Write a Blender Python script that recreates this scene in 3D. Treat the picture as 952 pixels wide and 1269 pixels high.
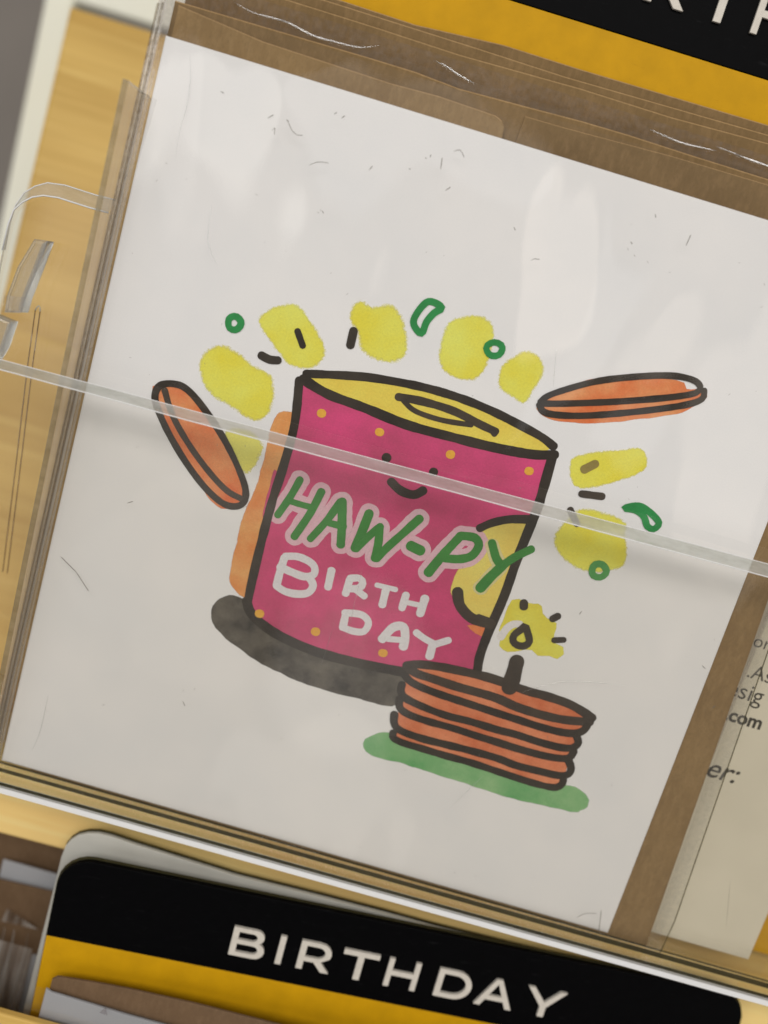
import bpy, bmesh, math, random
from mathutils import Vector, Matrix, geometry
from mathutils import noise as mnoise
random.seed(7)
for o in list(bpy.data.objects): bpy.data.objects.remove(o)
SC = bpy.context.scene
COL = SC.collection
# ---------------------------------------------------------------- frame of the rack
# measurements below are in millimetres on the leaning rack: x along the rack, y up the card, z out of the card
LEAN = math.radians(15)
s_, c_ = math.sin(LEAN), math.cos(LEAN)
RACK = Matrix(((1, 0, 0, 0), (0, s_, -c_, 0), (0, c_, s_, 0), (0, 0, 0, 1)))
MM = 0.001
# ---------------------------------------------------------------- camera
cam = bpy.data.cameras.new('camera'); camo = bpy.data.objects.new('camera', cam); COL.objects.link(camo)
CR = [[0.958799, 0.282085, -0.033642], [-0.28285, 0.936893, -0.205493], [-0.026448, 0.206542, 0.97808]]   # rows: camera right, up, back in rack axes
CP = [-9.482, 38.413, 177.008]
camo.matrix_world = RACK @ Matrix(((CR[0][0], CR[1][0], CR[2][0], CP[0]*MM), (CR[0][1], CR[1][1], CR[2][1], CP[1]*MM),
                                   (CR[0][2], CR[1][2], CR[2][2], CP[2]*MM), (0, 0, 0, 1)))
cam.sensor_fit = 'VERTICAL'; cam.sensor_height = 36; cam.sensor_width = 27; cam.lens = 1200/1269*36
cam.clip_start = 0.005; cam.clip_end = 50
cam.dof.use_dof = True; cam.dof.focus_distance = 0.178; cam.dof.aperture_fstop = 8
SC.camera = camo
# ---------------------------------------------------------------- light of the shop, plus added fill and reflection lamps
w = bpy.data.worlds.new('World'); SC.world = w; w.use_nodes = True
w.node_tree.nodes['Background'].inputs[0].default_value = (1.0, 0.955, 0.90, 1)
w.node_tree.nodes['Background'].inputs[1].default_value = 0.20
def area(name, loc, target, sx, sy, power, col):
    l = bpy.data.lights.new(name, 'AREA'); l.shape = 'ELLIPSE' if name == 'reflection_lamp' else 'RECTANGLE'; l.size = sx; l.size_y = sy; l.energy = power; l.color = col
    o = bpy.data.objects.new(name, l); COL.objects.link(o); o.location = loc
    o.rotation_euler = (Vector(target)-Vector(loc)).to_track_quat('-Z', 'Y').to_euler()
    return o
area('overhead_and_added_lamp', (-0.25, -1.2, 1.42), (0, 0, 0), 1.7, 0.7, 6, (1.0, 0.965, 0.92))
area('overhead_and_added_lamp', (0.1, -2.15, 2.2), (0, 0, 0), 2.6, 1.0, 48, (1.0, 0.97, 0.935))  # extra lamp added to brighten the shelf strip below the pocket
area('left_fill', (-2.3, -2.5, 0.35), (0, 0, 0), 1.6, 1.4, 15, (0.94, 0.97, 1.0))  # unseen frontal fill added on the left, cool
area('right_fill', (2.5, -2.4, 0.3), (0, 0, 0), 1.6, 1.4, 14, (1.0, 0.92, 0.82))  # unseen frontal fill added on the right, warm
# dim unseen lamps, added to put reflected patches on the cello film
for (x, y, z), sx, sy, L, col in (((.27, .24, 2.5), .26, .50, 1.0, (1, .89, .78)), ((-.70, .30, 2.5), .50, .42, .95, (1, .98, .92)),
                                  ((1.0, -.12, 2.6), .50, .95, .6, (1, .9, .78)), ((-.35, -.85, 2.6), .9, .5, .22, (1, .93, .84)), ((-.95, .05, 2.7), .35, 1.1, .45, (1, .93, .86)), ((-.1, .45, 2.7), .8, .3, .4, (.96, .98, 1)), ((.55, .1, 2.8), .3, .8, .4, (.96, .98, 1)), ((.1, -1.5, 2.6), .5, .6, .4, (1, .95, .9))):
    area('reflection_lamp', RACK @ Vector((x, y, z)), (0, 0, 0), sx, sy, math.pi*sx*sy*L, col)
SC.view_settings.view_transform = 'Standard'; SC.view_settings.look = 'None'
SC.view_settings.exposure = -0.02; SC.view_settings.gamma = 1.0; SC.view_settings.use_curve_mapping = False
SC.render.engine = 'CYCLES'
SC.cycles.transparent_max_bounces = 48; SC.cycles.max_bounces = 10; SC.cycles.use_denoising = True
SC.cycles.caustics_reflective = False; SC.cycles.caustics_refractive = False
# ---------------------------------------------------------------- materials
def lin(rgb, k=0.70):
    f = lambda c: ((c/255+0.055)/1.055)**2.4 if c > 10 else c/255/12.92
    return tuple(min(f(c)/k, 0.9) for c in rgb) + (1,)
class NT:
    def __init__(self, name):
        self.m = bpy.data.materials.new(name); self.m.use_nodes = True; self.t = self.m.node_tree; self.t.nodes.clear()
        self.out = self.n('ShaderNodeOutputMaterial')
    def n(self, typ, **kw):
        x = self.t.nodes.new(typ)
        for k, v in kw.items(): setattr(x, k, v)
        return x
    def l(self, a, b): self.t.links.new(a, b)
    def noise(self, scale, detail=3, rough=0.55, stretch=None, rot=0, dist=0):
        tc = self.n('ShaderNodeTexCoord'); mp = self.n('ShaderNodeMapping'); self.l(tc.outputs['Object'], mp.inputs[0])
        if stretch: mp.inputs['Scale'].default_value = stretch
        mp.inputs['Rotation'].default_value = (0, 0, rot)
        nz = self.n('ShaderNodeTexNoise'); self.l(mp.outputs[0], nz.inputs['Vector'])
        nz.inputs['Scale'].default_value = scale; nz.inputs['Detail'].default_value = detail
        nz.inputs['Roughness'].default_value = rough; nz.inputs['Distortion'].default_value = dist
        return nz.outputs['Fac']
    def rng(self, v, a, b, c=0.0, d=1.0):
        r = self.n('ShaderNodeMapRange'); self.l(v, r.inputs[0])
        for i, x in enumerate((a, b, c, d)): r.inputs[i+1].default_value = x
        return r.outputs[0]
    def mixc(self, f, a, b, mode='MIX'):
        m = self.n('ShaderNodeMix', data_type='RGBA', blend_type=mode)
        if isinstance(f, float): m.inputs[0].default_value = f
        else: self.l(f, m.inputs[0])
        for s, v in ((6, a), (7, b)):
            if isinstance(v, tuple): m.inputs[s].default_value = v
            else: self.l(v, m.inputs[s])
        return m.outputs[2]
    def math(self, op, a, b, clamp=False):
        m = self.n('ShaderNodeMath', operation=op, use_clamp=clamp)
        for i, v in enumerate((a, b)):
            if isinstance(v, (int, float)): m.inputs[i].default_value = v
            else: self.l(v, m.inputs[i])
        return m.outputs[0]
    def bsdf(self, col, rough=0.6, spec=0.4, bump=None, bstr=0.2, bdist=0.0002):
        p = self.n('ShaderNodeBsdfPrincipled'); p.inputs['Roughness'].default_value = rough
        p.inputs['Specular IOR Level'].default_value = spec
        if isinstance(col, tuple): p.inputs['Base Color'].default_value = col
        else: self.l(col, p.inputs['Base Color'])
        if bump is not None:
            b = self.n('ShaderNodeBump'); b.inputs['Strength'].default_value = bstr; b.inputs['Distance'].default_value = bdist
            self.l(bump, b.inputs['Height']); self.l(b.outputs[0], p.inputs['Normal'])
        return p.outputs[0]
    def mixs(self, f, a, b):
        m = self.n('ShaderNodeMixShader')
        if isinstance(f, (int, float)): m.inputs[0].default_value = f
        else: self.l(f, m.inputs[0])
        self.l(a, m.inputs[1]); self.l(b, m.inputs[2]); return m.outputs[0]
    def done(self, s): self.l(s, self.out.inputs[0]); return self.m
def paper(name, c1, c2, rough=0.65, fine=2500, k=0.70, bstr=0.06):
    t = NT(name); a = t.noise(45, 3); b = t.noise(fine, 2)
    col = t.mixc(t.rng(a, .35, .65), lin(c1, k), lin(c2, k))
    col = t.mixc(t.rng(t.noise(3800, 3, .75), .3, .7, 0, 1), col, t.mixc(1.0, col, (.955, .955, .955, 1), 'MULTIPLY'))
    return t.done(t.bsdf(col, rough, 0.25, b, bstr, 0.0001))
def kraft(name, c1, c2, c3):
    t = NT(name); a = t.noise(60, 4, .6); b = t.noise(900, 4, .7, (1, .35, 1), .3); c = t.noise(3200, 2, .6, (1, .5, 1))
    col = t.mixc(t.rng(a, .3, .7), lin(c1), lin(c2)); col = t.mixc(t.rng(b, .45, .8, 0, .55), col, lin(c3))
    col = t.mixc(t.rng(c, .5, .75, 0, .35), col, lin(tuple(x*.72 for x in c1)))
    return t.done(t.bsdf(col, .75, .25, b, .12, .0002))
def flat(name, c1, rough=0.5, spec=.4, var=.08, scale=300, k=.70, scuff=None):
    t = NT(name); a = t.noise(scale, 3)
    col = t.mixc(t.rng(a, .3, .7), lin(c1, k), lin(tuple(x*(1-var) for x in c1), k))
    if scuff:
        col = t.mixc(t.rng(t.noise(700, 5, .7, (.25, 1.4, 1), .5), .63, .70, 0, .5), col, lin(scuff, k))
        col = t.mixc(t.rng(t.noise(2400, 2, .6), .70, .76, 0, .6), col, lin(scuff, k))
    return t.done(t.bsdf(col, rough, spec, t.noise(4000, 2), .05, .0001))
def wood(name, c1, c2, c3):
    t = NT(name); a = t.noise(28, 4, .55, (.25, 2.2, 1), .06, .6); b = t.noise(160, 4, .6, (.08, 2.6, 1), .03, .3); d = t.noise(16, 2)
    col = t.mixc(t.rng(a, .35, .68), lin(c1), lin(c2)); col = t.mixc(t.rng(b, .5, .75, 0, .55), col, lin(c3))
    col = t.mixc(t.rng(d, .4, .7, 0, .35), col, lin(tuple(min(255, x*1.1) for x in c1)))
    return t.done(t.bsdf(col, .42, .45, b, .1, .0003))
def fres(t, f0=.04, k=1.0):
    lw = t.n('ShaderNodeLayerWeight'); lw.inputs['Blend'].default_value = 0.5
    p = t.math('POWER', lw.outputs['Facing'], 5.0); return t.math('ADD', t.math('MULTIPLY', p, k*(1-f0)), f0), lw
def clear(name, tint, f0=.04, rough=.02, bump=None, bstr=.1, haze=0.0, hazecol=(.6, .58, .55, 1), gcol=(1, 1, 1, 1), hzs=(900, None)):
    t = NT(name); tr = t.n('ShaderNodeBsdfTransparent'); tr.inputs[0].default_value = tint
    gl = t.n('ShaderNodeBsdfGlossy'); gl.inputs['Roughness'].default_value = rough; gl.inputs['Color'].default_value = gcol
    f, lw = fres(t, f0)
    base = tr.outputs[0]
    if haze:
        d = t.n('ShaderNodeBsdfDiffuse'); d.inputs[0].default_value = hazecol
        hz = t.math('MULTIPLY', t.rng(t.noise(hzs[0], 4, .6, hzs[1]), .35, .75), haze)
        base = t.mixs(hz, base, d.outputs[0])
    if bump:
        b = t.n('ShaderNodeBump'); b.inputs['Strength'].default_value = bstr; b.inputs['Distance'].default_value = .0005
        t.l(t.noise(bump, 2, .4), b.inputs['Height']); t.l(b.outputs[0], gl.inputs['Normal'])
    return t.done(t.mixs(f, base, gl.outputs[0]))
def frosted(name, c1, c2, trans=.25, rough=.25, scale=700, tint=(.9, .92, .88, 1), transl=.6):
    t = NT(name); a = t.noise(scale, 5, .7, (.35, 1, 1)); col = t.mixc(t.rng(a, .3, .7), lin(c1), lin(c2))
    tr = t.n('ShaderNodeBsdfTransparent'); tr.inputs[0].default_value = tint
    tl = t.n('ShaderNodeBsdfTranslucent'); t.l(col, tl.inputs[0])
    return t.done(t.mixs(trans, t.mixs(transl, t.bsdf(col, rough, .5, a, .25, .0004), tl.outputs[0]), tr.outputs[0]))
def solid_acrylic(name):
    t = NT(name); g = t.n('ShaderNodeBsdfGlass'); g.inputs['IOR'].default_value = 1.49; g.inputs['Roughness'].default_value = .03; g.inputs[0].default_value = (.95, .96, .94, 1)
    tr = t.n('ShaderNodeBsdfTransparent'); d = t.n('ShaderNodeBsdfDiffuse'); d.inputs[0].default_value = (.75, .74, .7, 1)
    return t.done(t.mixs(.22, t.mixs(.18, g.outputs[0], d.outputs[0]), tr.outputs[0]))
def ink(name, c1, c2, alpha=.95, scale=110, grain=.0, gscale=2200, lo=.25, hi=.6, k=.70, edge=0.0):
    t = NT(name); a = t.noise(scale, 4, .6)
    col = t.mixc(t.rng(a, .32, .68), lin(c1, k), lin(c2, k))
    col = t.mixc(t.rng(t.noise(2600, 3, .7), .3, .7, 0, 1), col, t.mixc(1.0, col, (.86, .86, .86, 1), 'MULTIPLY'))
    at = t.n('ShaderNodeAttribute'); at.attribute_name = 'soft'
    g = t.noise(gscale, 3, .6)
    v = t.math('SUBTRACT', at.outputs['Fac'], t.math('MULTIPLY', g, grain))
    sm = t.n('ShaderNodeMapRange', interpolation_type='SMOOTHSTEP'); t.l(v, sm.inputs[0])
    sm.inputs[1].default_value = lo; sm.inputs[2].default_value = hi; sm.inputs[3].default_value = 0; sm.inputs[4].default_value = alpha
    fa = sm.outputs[0]
    if edge: fa = t.math('MULTIPLY', fa, t.rng(a, .3, .7, 1-edge, 1))
    tr = t.n('ShaderNodeBsdfTransparent')
    return t.done(t.mixs(fa, tr.outputs[0], t.bsdf(col, .65, .2)))
M = dict(
 card=paper('card_stock', (205, 203, 201), (200, 199, 198), k=.68),
 cream=paper('cream_stock', (194, 187, 168), (187, 180, 161), k=.70),
 cardshade=paper('white_stock_shaded', (146, 146, 148), (138, 139, 142), k=.72),  # white card with the lower tier's shade put into its colour
 kraft=kraft('kraft_paper', (126, 102, 66), (112, 89, 56), (142, 118, 82)),
 kraftshade=kraft('kraft_paper_shaded', (98, 77, 56), (86, 67, 48), (112, 90, 68)),  # same kraft, darkened to carry the shade on the lower envelopes
 kraftedgelit=kraft('kraft_paper_edge_lit', (146, 119, 82), (134, 108, 72), (162, 134, 96)),  # lighter kraft, the light caught by the top folds put into colour
 kraft2=kraft('kraft_paper_dark', (112, 90, 58), (96, 76, 47), (130, 105, 72)),
 black=flat('black_sign_face', (5, 5, 6), .5, .04, .2, 500, .7, (26, 26, 27)),
 yellow=flat('yellow_sign_face', (176, 132, 12), .5, .1, .06, 200, .7, (150, 106, 10)),
 letter=flat('white_raised_letter', (184, 178, 168), .5, .4, .05, 900),
 greyboard=flat('grey_divider_board', (170, 168, 160), .45, .4, .08, 60),
 wood=wood('pale_pine', (184, 152, 82), (162, 128, 60), (198, 170, 102)),
 woodlit=wood('pale_pine_lit', (214, 180, 118), (200, 162, 98), (222, 192, 134)),  # paler pine copy, stronger light on the shelf put into its colour
 wall=flat('grey_wall', (118, 112, 106), .8, .2, .06, 8),
 post=flat('cream_paint', (222, 214, 196), .6, .3, .04, 12),
 acrylic=clear('clear_acrylic', (.985, .98, .968, 1), .03, .015),
 wallac=clear('clear_acrylic_side', (.93, .92, .9, 1), .05, .03),
 hookclear=frosted('moulded_acrylic', (214, 212, 202), (170, 168, 158), .58, .08, 220),
 edge=frosted('sawn_acrylic_edge', (230, 231, 224), (172, 173, 166), .56, .3, 420, (.96, .97, .95, 1), .45),
 edgebright=frosted('acrylic_edge_highlight', (250, 250, 249), (236, 237, 238), .04, .15, 250, (.9, .92, .88, 1), .08),  # near-white colour painted for the light clear acrylic edges catch
 edgedark=frosted('olive_reflection_and_shadow', (88, 84, 58), (66, 62, 42), .35, .2, 300, (.6, .6, .5, 1)),
 walledge=frosted('side_wall_edge', (176, 168, 146), (130, 122, 100), .5, .2, 300, (.85, .83, .76, 1)),
 solid=solid_acrylic('solid_clear_acrylic'),
 film=clear('cello_film', (.985, .985, .985, 1), .055, .01, 35, .15),
 film2=clear('cello_film_dusty', (.90, .885, .89, 1), .03, .06, 90, .5, .13, (.42, .38, .37, 1)),
 film3=clear('cello_film_streaky', (.9, .89, .88, 1), .06, .15, 90, .5, .75, (.6, .55, .5, 1), hzs=(260, (1, .08, 1))),
 filmhaze=clear('cello_film_hazy', (.93, .92, .9, 1), .05, .06, 90, .3, .14, (.6, .57, .52, 1)),
 seam=clear('cello_seam', (.9, .88, .85, 1), .06, .1, 500, .3, .6, (.66, .64, .6, 1), hzs=(300, (1, .02, 1))),
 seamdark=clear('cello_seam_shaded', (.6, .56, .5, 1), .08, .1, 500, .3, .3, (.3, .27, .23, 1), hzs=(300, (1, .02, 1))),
 crease=clear('cello_crease', (.9, .9, .9, 1), .5, .08),
 creasefaint=clear('cello_crease_faint', (.95, .95, .95, 1), .14, .1),
 hair=flat('dark_lint', (128, 121, 114), .8, .1, .2, 800),
 print=flat('black_print', (52, 48, 40), .6, .2, .05, 900),
)
INK = dict(
 yellow=ink('yellow_wash', (230, 212, 94), (222, 196, 58), .95, 80, .68, 1500, -.02, .50),
 yellow2=ink('pale_yellow_wash', (215, 205, 105), (212, 200, 88), .9, 90, .75, 2000, .0, .45),
 yellow3=ink('flame_glow_wash', (216, 204, 84), (204, 190, 62), .93, 120, .3, 1500, .1, .5),
 orange=ink('orange_wash', (226, 142, 92), (200, 98, 50), .97, 130, .3, 900, .1, .5),
 orange2=ink('tan_orange_wash', (220, 156, 96), (200, 116, 54), .96, 110, .5, 900, .05, .5),
 orange3=ink('terracotta_wash', (212, 132, 94), (186, 98, 60), .97, 130, .2, 900, .1, .5),
 shadow=ink('grey_wash', (92, 86, 76), (44, 40, 35), .96, 190, .3, 900, .1, .5),
 lid=ink('straw_wash', (216, 192, 82), (204, 178, 70), .98, 120, .2, 900, .1, .5),
 magenta=ink('magenta_wash', (194, 66, 112), (164, 62, 93), .98, 85, .15, 900, .1, .5),
 emblem=ink('straw_yellow_wash', (222, 194, 100), (214, 180, 84), .97, 110, .2, 900, .1, .5),
 base_green=ink('green_wash', (84, 148, 88), (140, 176, 126), .96, 75, .2, 900, .1, .5),
 halo=ink('pale_pink_wash', (224, 178, 186), (214, 162, 174), .86, 160, .2, 900, .1, .5),
 halo_y=ink('pale_cream_wash', (220, 206, 160), (216, 198, 142), .7, 160, .3, 900, .1, .7),
 white=ink('white_paint', (232, 220, 219), (222, 204, 207), .88, 260, .1, 900, .15, .5),
 black=ink('black_marker', (54, 47, 38), (36, 30, 24), .97, 140, .15, 1200, .15, .5),
 black2=ink('brown_black_marker', (66, 57, 47), (50, 43, 36), .92, 200, .15, 1200, .15, .5),
 brown=ink('olive_brown_marker', (140, 124, 70), (128, 112, 62), .85, 200, .2, 1200, .15, .5),
 gold=ink('gold_paint', (222, 160, 62), (212, 146, 52), .95, 300, .2, 1200, .15, .5),
 green=ink('green_marker', (60, 126, 54), (50, 112, 48), .95, 160, .15, 1200, .15, .5),
 green2=ink('deep_green_marker', (40, 132, 68), (34, 118, 58), .96, 200, .15, 1200, .15, .5),
 green3=ink('mid_green_marker', (78, 142, 76), (66, 128, 66), .95, 200, .15, 1200, .15, .5),
 paper=ink('bare_paper', (208, 204, 202), (204, 200, 198), .95, 200, .15, 1200, .15, .5),
)
# ---------------------------------------------------------------- object helpers
BASE = {}
def place(o, base):
    o.matrix_world = RACK @ Matrix.Translation(Vector(base)*MM); BASE[o.name] = Vector(base)
def tag(o, label, cat, group=None, kind=None):
    if label: o['label'] = label
    if cat: o['category'] = cat
    if group: o['group'] = group
    if kind: o['kind'] = kind
    return o
def thing(name, label, cat, base, group=None):
    o = bpy.data.objects.new(name, None); COL.objects.link(o); o.empty_display_size = .01
    place(o, base); return tag(o, label, cat, group)
def mesh_obj(name, verts, faces, mats, parent=None, base=None, root=None, smooth=False, fmat=None, attr=None):
    b = Vector(base) if base is not None else BASE[(root or parent).name]
    me = bpy.data.meshes.new(name); me.from_pydata([((Vector(v)-b)*MM)[:] for v in verts], [], faces); me.update()
    for m in (mats if isinstance(mats, (list, tuple)) else [mats]): me.materials.append(m)
    if fmat: me.polygons.foreach_set('material_index', fmat)
    if smooth: me.polygons.foreach_set('use_smooth', [True]*len(me.polygons))
    if attr:
        a = me.attributes.new('soft', 'FLOAT', 'POINT'); a.data.foreach_set('value', attr)
    o = bpy.data.objects.new(name, me); COL.objects.link(o)
    if parent is not None:
        o.parent = parent; BASE[o.name] = b
    else: place(o, b)
    return o
def plate_bm(poly, zf, thick, bevel=0.0, zfun=None, segs=2):
    bm = bmesh.new(); n = len(poly)
    zz = (lambda x, y: zf) if zfun is None else zfun
    fr = [bm.verts.new((x, y, zz(x, y))) for x, y in poly]; bk = [bm.verts.new((x, y, zz(x, y)-thick)) for x, y in poly]
    bm.faces.new(fr); bm.faces.new(bk[::-1])
    for i in range(n): bm.faces.new((fr[i], bk[i], bk[(i+1) % n], fr[(i+1) % n]))
    bmesh.ops.recalc_face_normals(bm, faces=bm.faces)
    if bevel:
        fs = set(fr); es = [e for e in bm.edges if e.verts[0] in fs and e.verts[1] in fs]
        bmesh.ops.bevel(bm, geom=es, offset=bevel, segments=segs, profile=.5, affect='EDGES')
    return bm
def bm_obj(name, bm, mats, parent=None, base=None, root=None, smooth=False, mfun=None):
    bm.normal_update(); bm.verts.index_update(); vs = [v.co[:] for v in bm.verts]; fs = [[v.index for v in f.verts] for f in bm.faces]
    fm = [mfun(f) for f in bm.faces] if mfun else None
    bm.free(); return mesh_obj(name, vs, fs, mats, parent, base, root, smooth, fm)
def plate(name, poly, zf, thick, mats, parent=None, base=None, bevel=0.0, zfun=None, mfun=None, root=None, segs=2):
    return bm_obj(name, plate_bm(poly, zf, thick, bevel, zfun, segs), mats, parent, base, root, False, mfun)
def rect(x0, x1, y0, y1): return [(x0, y0), (x1, y0), (x1, y1), (x0, y1)]
def rrect(x0, x1, y0, y1, r, corners='tl tr', n=6):
    out = []
    for cx, cy, a0, k in ((x0, y0, 180, 'bl'), (x1, y0, 270, 'br'), (x1, y1, 0, 'tr'), (x0, y1, 90, 'tl')):
        if k in corners:
            ox = cx + (r if cx == x0 else -r); oy = cy + (r if cy == y0 else -r)
            for i in range(n+1):
                a = math.radians(a0+90*i/n); out.append((ox+r*math.cos(a), oy+r*math.sin(a)))
        else: out.append((cx, cy))
    return out
def sheet(name, x0, x1, y0, y1, z, mat, parent=None, base=None, amp=.2, fx=.03, step=4, tilt=(0, 0), seed=0, zlo=-9):
    nx = max(2, int((x1-x0)/step)); ny = max(2, int((y1-y0)/step)); vs = []; fs = []
    for j in range(ny+1):
        for i in range(nx+1):
            x = x0+(x1-x0)*i/nx; y = y0+(y1-y0)*j/ny
            h = mnoise.noise(Vector((x*fx, y*fx*.6, seed)))*.7+mnoise.noise(Vector((x*fx*2.3, y*fx*1.1, seed+9)))*.3
            vs.append((x, y, max(z+amp*h+tilt[0]*x+tilt[1]*y, zlo)))
    for j in range(ny):
        for i in range(nx):
            a = j*(nx+1)+i; fs.append((a, a+1, a+nx+2, a+nx+1))
    return mesh_obj(name, vs, fs, mat, parent, base, None, True)
def tube(name, path, r, mat, parent=None, base=None, seg=6, taper=False):
    vs = []; fs = []; n = len(path)
    for i, p in enumerate(path):
        p = Vector(p); d = (Vector(path[min(i+1, n-1)])-Vector(path[max(i-1, 0)])).normalized()
        u = d.cross(Vector((0, 0, 1))); u = u.normalized() if u.length > 1e-6 else Vector((1, 0, 0)); v = d.cross(u)
        rr = r*(math.sin(math.pi*(i+.35)/(n-.3)) if taper else 1)
        for k in range(seg):
            a = 2*math.pi*k/seg; vs.append((p+u*rr*math.cos(a)+v*rr*math.sin(a))[:])
    for i in range(n-1):
        for k in range(seg):
            a = i*seg+k; b = i*seg+(k+1) % seg; fs.append((a, b, b+seg, a+seg))
    fs += [list(range(seg))[::-1], list(range((n-1)*seg, n*seg))]
    return mesh_obj(name, vs, fs, mat, parent, base, None, True)
def catmull(pts, closed, step):
    n = len(pts); out = []
    P = [Vector((p[0], p[1])) if len(p) == 2 else Vector(p) for p in pts]
    if n == 2 and not closed:
        m = max(2, int((P[1]-P[0]).length/step)); return [P[0].lerp(P[1], i/m) for i in range(m+1)]
    for i in range(n if closed else n-1):
        if closed: a, b, c, d = P[(i-1) % n], P[i], P[(i+1) % n], P[(i+2) % n]
        else: a, b, c, d = P[max(i-1, 0)], P[i], P[i+1], P[min(i+2, n-1)]
        m = max(1, int((c-b).length/step))
        for k in range(m):
            t = k/m
            out.append(.5*((2*b)+(c-a)*t+(2*a-5*b+4*c-d)*t*t+(3*b-a-3*c+d)*t**3))
    if not closed: out.append(P[-1])
    return out
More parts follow.
